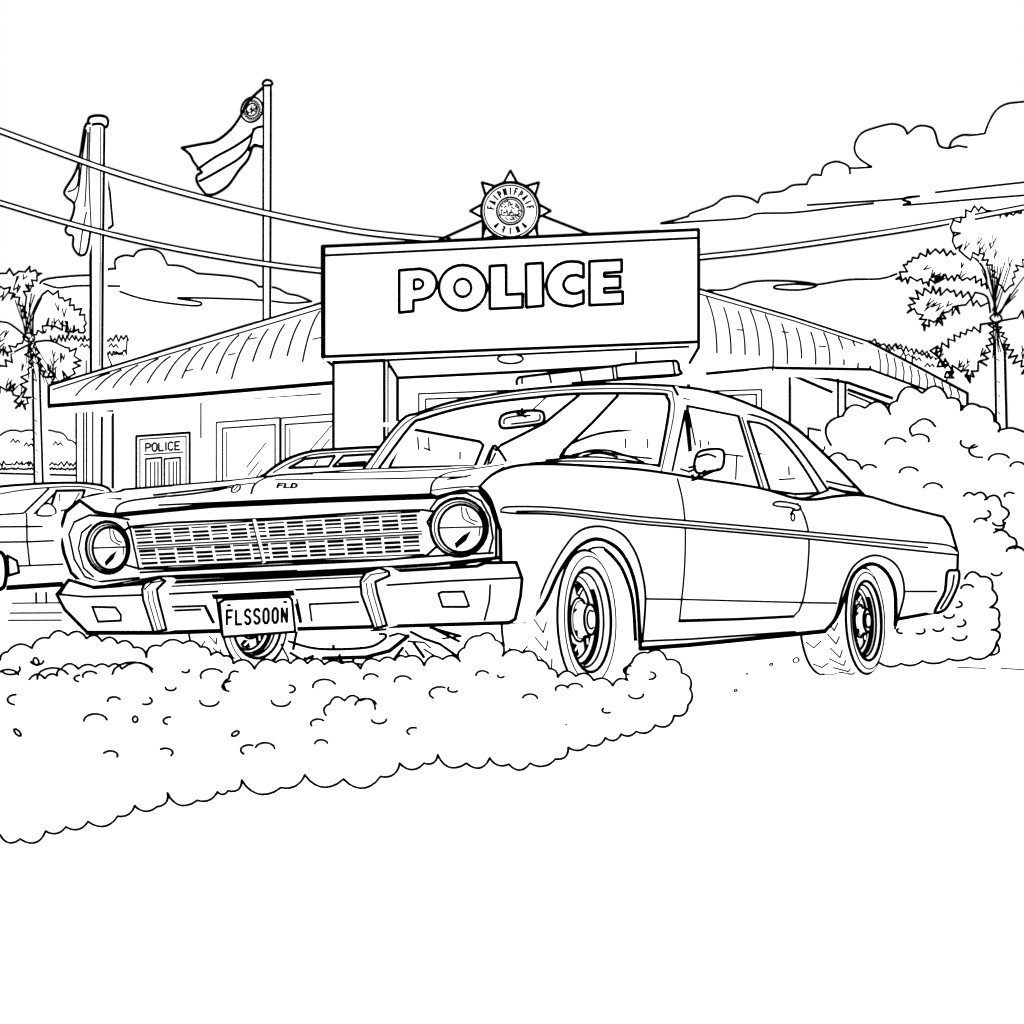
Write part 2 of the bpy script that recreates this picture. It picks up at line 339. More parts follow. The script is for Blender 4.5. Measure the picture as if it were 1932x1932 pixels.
b.build('roof',t,label='right curved ribbed slope of the metal roof')
Mg=plane3(onY(14.1)(1642,697),onY(16.5)(1825,768),onY(16.5)(1825,742))
b=B(); b.slab(Mg,[(1640,648),(1720,688),(1825,742),(1825,770),(1740,735),(1645,700)],Vector((-.2,.3,0)))
b.line(Mg,[(1640,645),(1720,686),(1825,742),(1825,770),(1740,733),(1642,697)],4.5)
for i in range(11):
    a=(i+.6)/11.5; T=lerp((1648,655),(1820,743),a); Q=lerp((1652,698),(1820,765),a); b.line(Mg,[T,(T[0]+4,(T[1]+Q[1])/2),Q],2.4)
b.build('verge_roof',t)
b=B(); Mr=onY(15.5)
b.slab(Mr,[(1495,700),(1642,700),(1700,740),(1695,790),(1500,712)],Vector((0,.4,0)))
b.lines(Mr,[[(1495,704),(1600,722),(1700,757)],[(1500,710),(1570,740)],[(1640,700),(1760,748)],[(1600,735),(1690,768)]],5); b.lines(Mr,[[(1600,742),(1690,780)],[(1650,708),(1730,742)]],3.4); b.build('rafter',t)
for (x,Y) in ((1588,15.2),(1640,15.6),(1683,15.9)):
    b=B(); M=onY(Y); b.slab(M,[(x-7,725),(x+7,725),(x+7,1190),(x-7,1190)],Vector((0,.15,0))); b.lines(M,[[(x-7,715),(x-7,1190)],[(x+7,720),(x+7,1190)]],4); b.build('post',t)
for (x,w_) in ((151,7),(169,6)):
    b=B(); M=onY(14.6); b.slab(M,[(x-w_,760),(x+w_,760),(x+w_,1205),(x-w_,1205)],Vector((0,.1,0))); b.lines(M,[[(x-w_,768),(x-w_,1205)],[(x+w_,768),(x+w_,1205)]],3.3); b.build('post',t)
b=B(); M=onY(14.7); b.slab(M,[(95,766),(213,757),(213,772),(165,776)],Vector((0,.4,0))); b.line(M,[(140,768),(213,775)],4.5); b.build('soffit',t)
Ww=onY(14.97)
def window(outer,inner,gl):  # gl: pane strokes, the slanted ones drawn in ink as glare
    b=B(); b.panel(Ww,outer,3,Vector((0,.02,0))); o=b.build('window',t)
    b=B(); b.panel(onY(14.94),inner,3,Vector((0,.01,0))); b.lines(onY(14.93),gl,2.4); b.build('pane',o)
window([(408,797),(528,788),(528,1000),(408,1000)],[(420,808),(519,801),(519,1000),(420,1000)],[[(465,882),(502,835)],[(468,897),(488,872)],[(480,905),(495,885)],[(427,900),(427,815)]])
window([(530,789),(640,780),(640,1000),(530,1000)],[(538,801),(640,794),(640,1000),(538,1000)],[[(585,850),(625,803)],[(600,855),(622,828)],[(547,808),(547,870)]])
window([(790,743),(975,736),(975,830),(790,830)],[(803,753),(965,747),(965,830),(803,830)],[[(830,775),(850,758)]])
window([(1345,738),(1437,735),(1437,850),(1345,850)],[(1352,747),(1427,744),(1427,850),(1352,850)],[[(1380,765),(1392,752)]])
b=B(); b.panel(Ww,[(257,823),(358,816),(358,1205),(257,1205)],4.2,Vector((0,.03,0))); b.line(onY(14.93),[(264,870),(264,829),(351,823),(351,1200)],2.4)
text(b,onY(14.92),'POLICE',275,837,8.5,15,12.4,-.06,3.2)
b.lines(onY(14.93),[[(272,858),(345,853)],[(264,829),(264,1200)]],2.4); do=b.build('door',t)
for x in (275,310):
    b=B(); b.panel(onY(14.92),[(x,866),(x+30,863),(x+30,1150),(x,1150)],3.4,Vector((0,.01,0))); b.lines(onY(14.91),[[(x+9,872),(x+9,1100)],[(x+17,871),(x+17,1100)],[(x+23,871),(x+23,1100)]],2.6); b.build('door_panel',do)
b=B(); b.panel(onY(14.3),[(1525,808),(1557,814),(1556,850),(1525,850)],3.6,Vector((0,.2,0))); b.build('utility_box',label='small box low beside the right end of the station wall, half hidden by dust',category='box')
# ================================================================ POLICE SIGN
SG=onY(12); t=thing('police_sign','wide rectangular sign reading POLICE raised on two square pillars','sign',base(SG(963,1200)))
th_=Vector((0,.5,0))
b=B(); b.slab(SG,[(608,465),(1318,433),(1318,645),(608,673)],th_); b.line(SG,[(608,465),(1318,433),(1318,645),(608,673)],5.2,True); b.line(SG,[(612,482),(1314,449)],4); b.line(SG,[(612,465),(612,673)],4)
b.slab(onY(12.25),[(608,673),(1318,645),(1318,657),(1302,684),(1298,655),(628,684),(628,690)],Vector((0,.2,0)))
b.line(onY(12.25),[(608,673),(628,690)],5); b.line(onY(12.25),[(1318,645),(1318,656),(1301,685)],5); b.line(SG,[(628,684),(1300,654)],4)
b.build('sign_board',t)
def letter(outl,holes=()):
    b=B(); b.slab(onY(11.94),outl,Vector((0,.05,0)),holes); b.line(onY(11.94),outl,5.2,True)
    for h in holes: b.line(onY(11.94),h,4.8,True)
    b.build('letter',t)
letter([(753,510)]+cm([(792,507),(812,512),(823,527),(822,545),(812,559),(797,565)],3)+[(780,567),(780,587),(753,590)],[[(781,528)]+cm([(790,527),(797,531),(798,538),(793,544)],2)+[(781,546)]])
letter(ell(873,543,45,43,n=32),[ell(873,543,16,17,n=16)])
letter([(924,502),(955,500),(955,556),(986,554),(986,580),(924,583)])
letter([(992,498),(1024,496),(1025,577),(993,580)])
letter([(1101,498),(1101,524)]+cm([(1088,519),(1072,522),(1063,536),(1070,550),(1086,554),(1101,548)],3)+[(1101,572)]+cm([(1080,578),(1052,573),(1034,554),(1032,528),(1046,505),(1068,494),(1092,494)],3))
letter([(1112,493),(1173,490),(1173,513),(1140,515),(1140,522),(1170,521),(1170,543),(1140,544),(1140,552),(1175,550),(1175,573),(1112,576)])
b=B(); M=onY(12.35); b.slab(M,[(728,675),(1300,652),(1300,690),(975,703),(750,713)],Vector((0,.4,0))); b.line(M,[(728,677),(750,713),(975,702),(1200,689)],5); b.line(M,[(1200,654),(1200,690)],4); b.line(M,[(1200,656),(1300,652)],6); b.build('beam',t)
b=B(); b.panel(onY(12.3),ell(963,677,24,9),3.6); b.build('lamp',t)
b=B(); M=onY(12.15); b.slab(M,[(629,684),(725,680),(725,1225),(629,1227)],Vector((.072,.5,0))); b.lines(M,[[(629,684),(629,1227)],[(725,680),(725,1225)]],5); b.line(onY(12.1),[(629,684),(725,680)],6); b.line(onY(12.3),[(727,680),(750,712)],4); b.lines(onY(12.3),[[(750,712),(750,1220)]],5.5); b.lines(onY(12.2),[[(732,690),(732,1220)]],2.8); b.build('pillar',t)
b=B(); M=onY(12.6); b.slab(M,[(1205,690),(1300,655),(1300,1220),(1205,1220)],Vector((0,.4,0))); b.lines(M,[[(1299,655),(1299,1220)]],5); b.build('pillar',t)
M=onY(12.2); tb=thing('badge_emblem','round star badge with eight points standing on top of the police sign','badge',M(963,447))
b=B(); b.panel(onY(12.25),[(911,415),(1013,412),(1013,444),(911,447)],4,Vector((0,.1,0))); b.lines(onY(12.25),[[(910,416),(828,453)],[(1018,405),(1110,441)]],4.2); b.build('bracket',tb)
sp=[]
for k in range(8):
    a=math.radians(k*45-90); 
    for (r,d) in ((55,-13),(76,0),(55,13)): sp.append((963+r*math.cos(a+math.radians(d)),398+r*math.sin(a+math.radians(d))))
b=B(); b.slab(M,sp,Vector((0,.08,0))); b.line(M,sp,4.2,True); b.build('star',tb)
M=onY(12.15); b=B(); b.panel(M,ell(963,398,55,54,n=40),4.6,Vector((0,.03,0))); b.line(M,ell(963,398,49.5,48.5,n=36),2.2,True); b.line(M,ell(963,398,26,26),3,True); b.line(M,ell(963,398,22,22),2,True)
rs=random.Random(11)
GL=([[(-.6,-1),(-.6,1)],[(-.6,1),(.5,1)],[(-.6,0),(.4,0)]],[[(-.6,-1),(0,1),(.6,-1)],[(-.3,-.2),(.3,-.2)]],[[(-.6,-1),(-.6,1),(.5,.6),(.5,-.1),(-.6,0)]],[[(0,-1),(0,1)]],[[(-.6,-1),(-.6,1),(.6,-1),(.6,1)]])
def glyph(a,sz,w,st0):
    ca,sa=math.cos(a),math.sin(a); R_=37.5
    def T(u,v): rr=R_+v*sz; return (963+rr*ca-u*sz*.55*sa,398+rr*sa+u*sz*.55*ca)
    for st in st0: b.line(M,[T(*p) for p in st],w)
for k,gi in enumerate((0,1,3,2,4,3,0,2,1,3,0)): glyph(math.radians(190+k*160/10),6.2,2.7,GL[gi])
for k,gi in enumerate((1,0,3,4,1)): glyph(math.radians(134-k*22),5.2,3,[[(u,-v) for u,v in s_] for s_ in GL[gi]])
for k in range(60):
    a,r=rs.uniform(0,6.3),19*math.sqrt(rs.random()); x,y=963+r*math.cos(a),398+r*math.sin(a); b.line(M,[(x,y),(x+rs.uniform(-6,6),y+rs.uniform(-6,6))],1.9)
b.build('medallion',tb)
# ================================================================ PARKED CARS
M=onY(9.2); t=thing('parked_car','pale saloon parked at the left edge, mostly cut off by the frame','car',base(M(60,1180)))
bk=Vector((.1,1.5,0))
b=B(); b.slab(M,cm([(-200,975),(-60,975),(45,968)],2)+[(80,972),(140,965),(240,960),(250,1100),(30,1108),(-200,1115)],bk)
b.lines(M,[[(-200,975),(0,971),(45,968)],[(-200,995),(0,994),(130,993)],[(-200,1022),(0,1023),(60,1022),(130,1019)],[(50,968),(51,1020),(56,1066)],[(36,1068),(130,1064)]],3.4)
b.line(M,[(-200,1116),(0,1110),(60,1106),(150,1100)],9); b.line(M,[(75,972),(140,968)],3); b.build('body',t)
b=B(); b.slab(onY(9.35),cm([(-180,970),(-100,930),(0,918),(50,914),(110,911),(165,912),(205,922),(225,960)],4),Vector((0,1.1,0)))
b.line(onY(9.35),cm([(-180,970),(-100,930),(0,918),(50,914),(110,911),(165,912),(205,922),(225,960)],4),4.5)
b.line(onY(9.3),cm([(0,932),(40,925),(90,920),(150,918),(195,926)],4),2.6); b.lines(onY(9.3),[[(45,968),(92,922)],[(62,972),(108,926)]],3.6); b.build('roof',t)
b=B(); b.panel(onY(9.25),[(106,926),(160,925),(153,945),(128,962),(100,968),(98,950)],4.6,Vector((0,.01,0))); b.lines(onY(9.24),[[(112,932),(112,945)],[(150,930),(135,955)]],2.4); b.build('side_window',t)
b=B(); b.panel(onY(9.1),cm([(70,972),(78,955),(92,950),(104,960),(102,972)],3,True),3.4,Vector((0,.1,0))); b.build('side_mirror',t)
b=B(); b.slab(onY(9.12),cm([(-25,1045),(-5,1040),(8,1050),(12,1080),(8,1105),(-10,1180),(-35,1185)],4),Vector((0,.2,0))); b.line(onY(9.12),cm([(-25,1045),(-5,1040),(8,1050),(12,1080),(8,1105),(0,1112)],4),7); b.build('wheel',t)
b=B(); b.panel(onY(9.11),[(14,1048),(32,1058),(36,1080),(16,1086)],4.8); b.build('mudguard',t)
b=B(); M=onY(9.9); b.slab(M,[(-200,1137),(150,1137),(400,1135),(400,1215),(-200,1220)],Vector((0,.3,0))); b.lines(M,[[(-200,1140),(150,1137)],[(-200,1158),(150,1156)],[(-200,1171),(150,1170)]],3)
b.build('low_wall',label='low banded wall behind the parked saloon at the left edge',category='wall')
M=onY(10.2); t=thing('parked_car','pale car parked behind the hood of the large foreground car, only its cabin showing','car',base(M(620,1180)))
b=B(); b.slab(M,[(480,905),(760,885),(900,900),(900,1150),(470,1150)],Vector((0,1.5,0))); b.line(M,cm([(460,935),(474,912),(505,893),(560,886),(700,880)],4),4); b.build('body',t)
b=B(); rp=cm([(490,905),(512,885),(545,865),(585,852),(640,847),(720,843),(800,845),(860,880)],4); b.slab(onY(10.1),rp,Vector((0,1.2,0))); b.line(onY(10.1),rp,5); b.line(onY(10.1),cm([(515,892),(550,872),(590,858),(650,853),(720,850)],4),2.6); b.build('roof',t)
b=B(); b.panel(onY(10.05),[(545,883),(575,866),(632,860),(620,880)],4.5); b.lines(onY(10.04),[[(600,868),(592,880)]],2.6); b.build('side_window',t)
b=B(); b.panel(onY(10.05),[(628,880),(648,860),(715,856),(700,878)],4.5); b.lines(onY(10.04),[[(640,876),(690,872)]],5); b.build('side_window',t)
# ================================================================ MAIN CAR
car=thing('classic_car','large vintage two door car with rally wheels sliding through dust in front','car',base(C0+UA*2.2+VA*1))
SD=onv(0); FR=onu(0)
arcF=[(1208,1224),(1205,1160),(1200,1110),(1186,1065),(1162,1032),(1125,1017),(1088,1035),(1055,1080),(1032,1130),(1012,1158),(990,1173)]
TOP=[(905,918),(928,896),(960,882),(1000,876),(1060,876),(1130,880),(1200,885),(1260,893),(1320,903),(1430,920),(1500,940),(1540,942),(1580,936),(1632,935),(1700,955),(1780,975)]
arcR=[(1689,1180),(1690,1150),(1687,1110),(1670,1077),(1643,1064),(1612,1082),(1594,1125),(1578,1165),(1556,1191)]
tail=[(1792,992),(1807,1043),(1806,1078),(1798,1115),(1776,1153),(1692,1168)]
side=cm(TOP,4)+tail+cm(arcR,4)+[(1400,1206),(1300,1216)]+cm(arcF,4)+[(945,1175),(945,1058),(944,1000),(930,962)]
b=B(); b.poly(SD,side)
b.poly3([[SD(*p)+VA*2.0 for p in side]])
br=[SD(*p) for p in TOP[11:]+tail]
for i in range(len(br)-1): b.face([br[i],br[i+1],br[i+1]+VA*2,br[i]+VA*2])
f0=C0+ZA*(.32-C0.z)
fp=[f0+UA*u+VA*v for u,v in ((.1,.3),(4.3,.3),(4.3,1.7),(.1,1.7))]; b.face(fp); b.face([p+ZA*.03 for p in fp])
b.line(SD,cm(TOP,4)+tail,5); b.line(SD,[(945,1175),(945,1058),(944,1000),(928,957),(905,918)],6.5)
b.line(SD,cm([(1688,1186),(1698,1155),(1706,1120),(1701,1084),(1682,1058),(1647,1048),(1612,1067),(1592,1108),(1577,1162),(1556,1191)],5),3.8); b.line(SD,cm(arcR,4),6.5)
b.line(SD,cm([(1212,1212),(1218,1130),(1210,1075),(1195,1035),(1170,1005),(1130,993),(1092,1003),(1062,1038),(1036,1085),(1018,1128)],5),4); b.line(SD,cm(arcF,4),6.5)
b.line(SD,[(945,1175),(990,1173)],5); b.line(SD,[(985,1125),(1018,1129)],3.8)
b.line(SD,[(1208,1224),(1300,1217),(1400,1207),(1556,1191)],7.5); b.line(SD,[(1205,1210),(1300,1206),(1400,1199),(1500,1192)],3.6)
b.line(SD,[(1218,1130),(1285,1131)],3.4); b.line(SD,[(1515,1137),(1578,1138)],3.4); b.line(SD,[(1706,1116),(1772,1116)],3.4); b.line(SD,[(1690,1169),(1776,1153)],5.6)
b.line(SD,cm([(905,918),(925,940),(940,985),(944,1010)],4),4)
b.build('body',car)
b=B(); M=onv(.27); b.poly(M,[(1060,1200),(1060,1090),(1090,1040),(1125,1015),(1165,1030),(1190,1065),(1210,1120),(1215,1222)]); b.line(onv(.12),cm([(1199,1208),(1193,1130),(1176,1078),(1158,1052),(1142,1037)],5),6)
b.line(onv(.1),cm([(1098,1046),(1118,1034),(1140,1033)],4),4); b.build('wheel_arch_lining',car)
# front panel
fpnl=[(113,1005),(122,970),(150,944),(215,972),(400,952),(620,942),(820,935),(870,925),(905,918),(928,955),(944,1000),(944,1060),(700,1078),(290,1096),(200,1112),(158,1104),(130,1068)]
b=B(); b.slab(FR,fpnl,UA*.05)
b.line(FR,[(215,972),(400,954),(620,944),(820,937)],8.5); b.line(FR,[(300,953),(620,939),(815,932)],3.4)
b.line(FR,[(215,972),(180,966),(150,944),(124,966),(113,1003),(121,1045),(134,1080),(158,1104),(200,1111),(290,1094)],6)
b.line(FR,[(290,1092),(500,1083),(680,1074),(820,1065),(944,1052)],5.6); b.line(FR,[(265,1080),(500,1068),(700,1058),(805,1050),(930,1043)],3.8)
b.line(FR,[(243,980),(215,975),(168,972),(140,985),(130,1008),(140,1055),(160,1088),(185,1098),(262,1090)],3.8)
b.line(FR,[(812,960),(825,942),(850,932),(880,930),(908,945),(924,975),(930,1015),(922,1045)],3.8)
b.line(FR,[(820,938),(870,925),(903,926),(925,955),(936,990),(936,1052)],4.6)
b.line(FR,[(850,1068),(885,1062),(928,1055),(897,1070),(885,1082),(850,1085)],3.8); b.line(FR,[(200,1104),(300,1087),(560,1076)],2.6)
b.line(FR,[(240,985),(246,1000),(262,1075)],3.8)
b.build('front_panel',car)
# grille
G=[(245,994),(797,962),(805,1048),(262,1073)]
def gq(s,t_): return lerp(lerp(G[0],G[1],s),lerp(G[3],G[2],s),t_)
Mq=onu(-.008); b=B(); b.slab(onu(-.004),G,UA*.003); b.line(Mq,cm([G[0],lerp(G[0],G[1],.5),G[1],(806,985),G[2],lerp(G[3],G[2],.5),G[3],(246,1040)],3,True),4.2,True)
b.line(Mq,[gq(.01,.04),gq(.99,.04)],2.4); b.line(Mq,[gq(.02,.97),gq(.99,.97)],2.4); b.line(Mq,[gq(.01,.465),gq(.99,.465)],2.6); b.line(Mq,[gq(.01,.525),gq(.99,.525)],2.6)
for (r0,r1) in ((.08,.44),(.55,.94)):
    nc=15
    for i in range(nc):
        s0=.012+i*.975/nc; s1=s0+.975/nc-.0075
        for k in range(4):
            y0=r0+(r1-r0)*k/4+.003; hh=(r1-r0)/4*((.76,.64,.44,.72)[(i*2+k)%4])
            b.poly(Mq,[gq(s0,y0),gq(s1,y0),gq(s1,y0+hh),gq(s0,y0+hh)],m=1)
b.line(onu(-.012),[gq(.425,.02),gq(.435,.98)],7,m=0); b.line(onu(-.02),[gq(.418,.0),gq(.43,.98)],2.2)
b.build('grille',car)
# headlights
def headlight(cx,cy,rx,ry):
    b=B(); M=onu(-.02); b.panel(M,ell(cx-2,cy,rx,ry,rot=-4),5.2,UA*.06); b.line(onu(-.024),ell(cx,cy+1,rx*.9,ry*.9,rot=-4),2.6,True); h=b.build('headlight',car)
    b=B(); M=onu(-.04); b.panel(M,ell(cx+2,cy+2,rx*.79,ry*.82,rot=-4),4.5,UA*.03)
    M=onu(-.045)
    b.line(M,[(cx-rx*.72,cy+1),(cx+rx*.75,cy-1)],3); b.poly(M,[(cx-rx*.2,cy+ry*.55),(cx+rx*.08,cy+ry*.28),(cx+rx*.4,cy+ry*.1),(cx+rx*.22,cy+ry*.45),(cx-rx*.14,cy+ry*.74)],m=1)
    b.line(M,[(cx+rx*.7,cy),(cx+rx*.66,cy+ry*.3)],2.6)
    b.line(M,cm([(cx+rx*.05,cy-ry*.7),(cx+rx*.12,cy-ry*.3),(cx+rx*.5,cy-ry*.1)],4),2.6); b.line(M,cm([(cx+rx*.2,cy-ry*.65),(cx+rx*.35,cy-ry*.3),(cx+rx*.6,cy-ry*.2)],3),2.6)
    b.build('lens',h)
headlight(868,995,54,55); headlight(205,1033,41,49)
b=B(); b.line(onu(-.03),[(172,990),(154,1005),(148,1035),(158,1072),(176,1088)],3.6); b.build('headlight_trim',car)
# hood
Fp=[onu(.005)(*p) for p in ((150,945),(215,970),(300,961),(400,951),(520,944),(650,938),(820,933),(870,925),(905,918))]
Cp=[onv(2)(150,942),onv(2)(232,924),onv(2)(330,916),onv(2)(440,907),onu(1.0)(530,897),onu(1.06)(690,886),onu(1.06)(850,881),onv(.3)(1010,874),onv(.05)(1248,885)]
b=B()
for i in range(8): b.face([Fp[i],Fp[i+1],Cp[i+1],Cp[i]])
b.face([Fp[8],SD(960,884),SD(1060,878),Cp[8]]); b.face([Fp[8],SD(930,898),SD(960,884)])
hm=b.mapper(onu(.5))
b.line3(Cp[1:7],4.5)
b.line(hm,cm([(150,944),(175,934),(215,930),(232,925)],3),4.5)
b.lines(hm,[[(217,971),(222,955),(245,945),(300,938),(360,932),(440,920)],[(290,934),(360,926),(480,912)],[(812,930),(818,908),(845,893),(890,886),(950,877)],[(815,926),(860,920),(905,918)],[(474,932),(480,915),(500,903),(530,896),(600,893)],[(520,906),(640,905),(760,903),(880,900)],[(600,893),(760,890),(895,882)],[(845,905),(870,901),(888,897)],[(160,953),(190,944),(228,941)],[(905,918),(922,900),(950,882)]],3.6,sm=5)
b.line(hm,ell(445,922,10,6,rot=-40,n=12),3.2,True)
b.line(hm,[(441,925),(448,918)],2.5)
for (ch,x) in (('F',523),('L',536),('D',549)): text(b,hm,ch,x,913,9,8,0,0,4,.35)
b.build('hood',car)
# windshield etc
WS=onu(1.15)
fo=[(686,884),(755,795),(790,779),(850,759),(930,744),(1010,733),(1150,724),(1270,728),(1277,745),(1278,775),(1252,890),(1240,884)]
inn=[(716,882),(775,803),(800,790),(860,772),(930,759),(1010,750),(1090,743),(1240,743),(1258,750),(1262,775),(1243,880)]
fo2=cm(fo[:8],4)+[(1279,745),(1280,775),(1255,893),(1235,890)]
in2=cm(inn,4)
b=B(); b.slab(WS,fo2+in2[::-1],UA*.04)
b.line(WS,fo2[:-3],4.6); b.line(WS,in2,5); b.line(WS,cm([(700,884),(765,798),(850,766),(1000,741),(1150,733),(1255,736),(1270,750),(1270,790),(1248,888)],5),2.4)
b.build('windshield_frame',car)
b=B(); b.poly(onu(1.16),in2,m=2)
GR=onu(1.155)  # slanted band below is a reflection streak inked onto the glass
b.line(GR,[(1092,746),(1028,798),(945,840)],5); b.line(GR,[(1166,746),(1120,795),(1066,848)],5); b.line(GR,[(945,840),(935,850)],4)
b.line(GR,[(1066,848),(1058,862),(1085,862)],7); b.line(GR,[(1030,750),(1003,775)],2.8)
b.build('windshield',car)
GS=onv(.14)
gout=cm([(1255,892),(1274,775),(1276,745),(1272,729),(1330,737),(1400,758),(1490,801),(1560,862),(1632,936)],4)+[(1540,944),(1430,924),(1320,908)]
door_g=[(1297,766),(1393,785),(1434,922),(1330,905),(1307,900)]
quart=cm([(1411,795),(1445,803),(1480,835),(1515,880),(1545,930)],3)+[(1500,932),(1453,925)]
b=B(); b.slab(GS,gout,VA*.03,holes=[door_g,quart])
b.line(GS,cm([(1272,729),(1330,736),(1400,757),(1490,800),(1560,861),(1632,936)],5),5)
b.line(GS,door_g,4.6,True); b.line(GS,quart,4.6,True); b.line(GS,[(1254,890),(1276,775),(1277,745)],3.6); b.line(GS,[(1263,890),(1284,755)],3)
b.line(GS,cm([(1284,750),(1330,758),(1410,780),(1462,800),(1510,850),(1562,925)],5),4.2)
b.line(GS,[(1400,787),(1442,924)],2.6); b.line(GS,cm([(1562,925),(1520,940),(1500,938)],3),3.8)
b.lines(GS,[[(1293,775),(1306,895)],[(1293,775),(1268,888)]],4.6); b.lines(GS,[[(1300,780),(1312,840)]],3.2)
b.line(GS,[(1560,908),(1590,915),(1615,920)],3.8); b.line(GS,[(1565,920),(1590,927),(1625,932)],5.6)
b.build('side_frame',car)
b=B(); b.poly(onv(.15),door_g,m=2); b.build('side_window',car); b=B(); b.poly(onv(.15),quart,m=2); b.build('side_window',car)
# roof
rn=[GS(*p) for p in cm([(1274,731),(1330,737),(1400,758),(1490,801),(1560,862),(1632,936)],3)]
b=B(); 
for i in range(len(rn)-1): b.face([rn[i],rn[i+1],rn[i+1]+VA*1.6,rn[i]+VA*1.6])
hp=[WS(*p) for p in cm([(775,797),(850,760),(1010,735),(1150,726),(1272,730)],3)]
for i in range(len(hp)-1): b.face([hp[i],hp[i+1],hp[i+1]+UA*.8-ZA*.02,hp[i]+UA*.8-ZA*.02])
b.build('roof',car)
# interior
ip0=C0+UA*1.35+VA*1.75; ip1=C0+UA*3.0+VA*.35; IM=plane3(ip0,ip1,ip0+ZA)
b=B(); b.poly(IM,[(690,900),(775,795),(860,764),(1000,742),(1280,734),(1330,742),(1400,764),(1485,808),(1550,870),(1590,925),(1540,945),(1300,930)])
b.line(IM,[(735,882),(768,808),(905,833),(912,840),(895,882)],5); b.line(IM,[(725,884),(758,812)],2.8); b.lines(IM,[[(788,825),(790,848)],[(808,825),(810,850)],[(868,852),(868,866)],[(800,845),(812,850)]],3)
b.line(IM,[(735,882),(895,879)],4)
b.line(IM,cm([(912,882),(930,842),(942,850),(955,870)],3),4.6); b.line(IM,[(925,875),(935,855)],3.6)
b.line(IM,cm([(1075,838),(1130,818),(1200,810),(1258,806)],5),4.2)
b.lines(IM,[[(1180,828),(1180,845)],[(1222,828),(1222,845)]],3)
b.line(IM,cm([(1085,862),(1110,850),(1150,850),(1185,860),(1230,865)],4),3.3); b.line(IM,cm([(1100,860),(1130,855),(1165,862)],4),3.3)
b.line(IM,[(1305,806),(1395,805)],4.2); b.lines(IM,[[(1320,820),(1322,845)],[(1335,820),(1337,840)],[(1364,828),(1374,817)],[(1370,832),(1378,822)],[(1360,856),(1412,862)],[(1390,862),(1388,905)]],3)  # the two short slanted ticks are window reflections drawn in ink
b.lines(IM,[[(1425,855),(1465,858)],[(1488,880),(1489,896)],[(1470,905),(1500,903)]],3); b.build('interior',car)
M=onu(1.25); b=B(); b.panel(M,cm([(943,792),(950,782),(975,776),(1018,775),(1027,785),(1024,797),(1012,801),(975,806),(950,808),(943,802)],3,True),5,UA*.05); b.line(onu(1.24),cm([(951,800),(953,790),(975,785),(1000,784)],3),3); b.line(onu(1.24),cm([(1018,782),(1018,792),(1000,796),(965,800)],3),3); b.lines(onu(1.24),[[(985,770),(984,782),(993,776)],[(976,780),(992,786)]],4); b.build('rear_view_mirror',car)
# wipers
M=onu(1.0); b=B()
b.lines(M,[[(1000,874),(1060,870),(1150,871),(1240,877)],[(1030,868),(1110,862),(1180,868),(1245,880)],[(1080,858),(1120,852),(1180,860),(1215,872)]],3.4,sm=5); b.build('wiper',car)
b=B(); M=onu(1.0); b.line(M,[(918,884),(930,845),(938,850)],3.4); b.build('wiper',car)
# door
DM=onv(-.004); dp=cm([(1278,903),(1288,945),(1293,1000),(1291,1080),(1282,1170)],4)+[(1400,1167),(1497,1163)]+cm([(1508,1152),(1518,1120),(1525,1060),(1526,1010),(1518,975),(1505,950)],4)+[(1500,940),(1430,921),(1320,904)]
b=B(); b.poly(DM,dp); b.line(DM,dp[:-3],3.3); b.line(DM,[(1282,1172),(1400,1168),(1497,1163)],4.8); b.line(DM,[(1288,1131),(1400,1134),(1515,1137)],3.2); dr=b.build('door',car)
b=B(); b.panel(onv(-.05),cm([(1459,950),(1472,946),(1505,952),(1510,960),(1500,963),(1492,958),(1465,955)],3,True),3.6,VA*.04); b.line(onv(-.02),ell(1496,976,3.5,7,n=10),3,True); b.line(onv(-.05),[(1498,960),(1492,970)],4); b.build('handle',dr)
# trim
TM=onv(-.015); up=cm([(945,962),(962,956),(1050,958),(1200,974),(1293,982),(1520,1003),(1700,1020),(1785,1028),(1806,1040)],4); lo=cm([(1806,1047),(1700,1036),(1525,1017),(1293,996),(1200,988),(1050,971),(975,969),(945,966)],4)
b=B(); b.slab(TM,up+lo,VA*.012); b.line(TM,up,3.6); b.line(TM,lo,3.8); b.line(TM,cm([(975,965),(1050,966),(1200,982),(1293,990),(1525,1011),(1750,1033)],4),3.2); b.build('trim_strip',car)
# side mirror
b=B(); b.panel(onv(-.1),cm([(1312,865),(1320,852),(1345,847),(1364,850),(1366,870),(1360,885),(1340,889),(1318,893),(1310,882)],4,True),4.6,VA*.05); b.lines(onv(-.12),[[(1318,862),(1335,857),(1350,862)],[(1355,885),(1318,902),(1306,906)],[(1300,882),(1312,880)],[(1330,888),(1308,905)]],4,sm=3); b.lines(onv(-.12),[[(1285,885),(1300,890),(1312,885)]],4); b.build('side_mirror',car)
# light bar
M=onu(1.12); b=B(); lb=cm([(975,726),(977,714),(1000,709),(1155,691),(1180,687),(1262,681),(1278,683),(1281,697),(1277,708),(1170,716),(1080,723)],3)
b.slab(M,lb,UA*.22); b.line(M,lb,4.6); b.lines(M,[[(1036,705),(1040,722)],[(1094,699),(1098,718)],[(1155,690),(1158,714)],[(1162,689),(1165,716)],[(1270,684),(1273,706)],[(985,712),(985,724)]],3.4); b.line(M,[(1165,714),(1275,707)],4.6); b.build('light_bar',car)
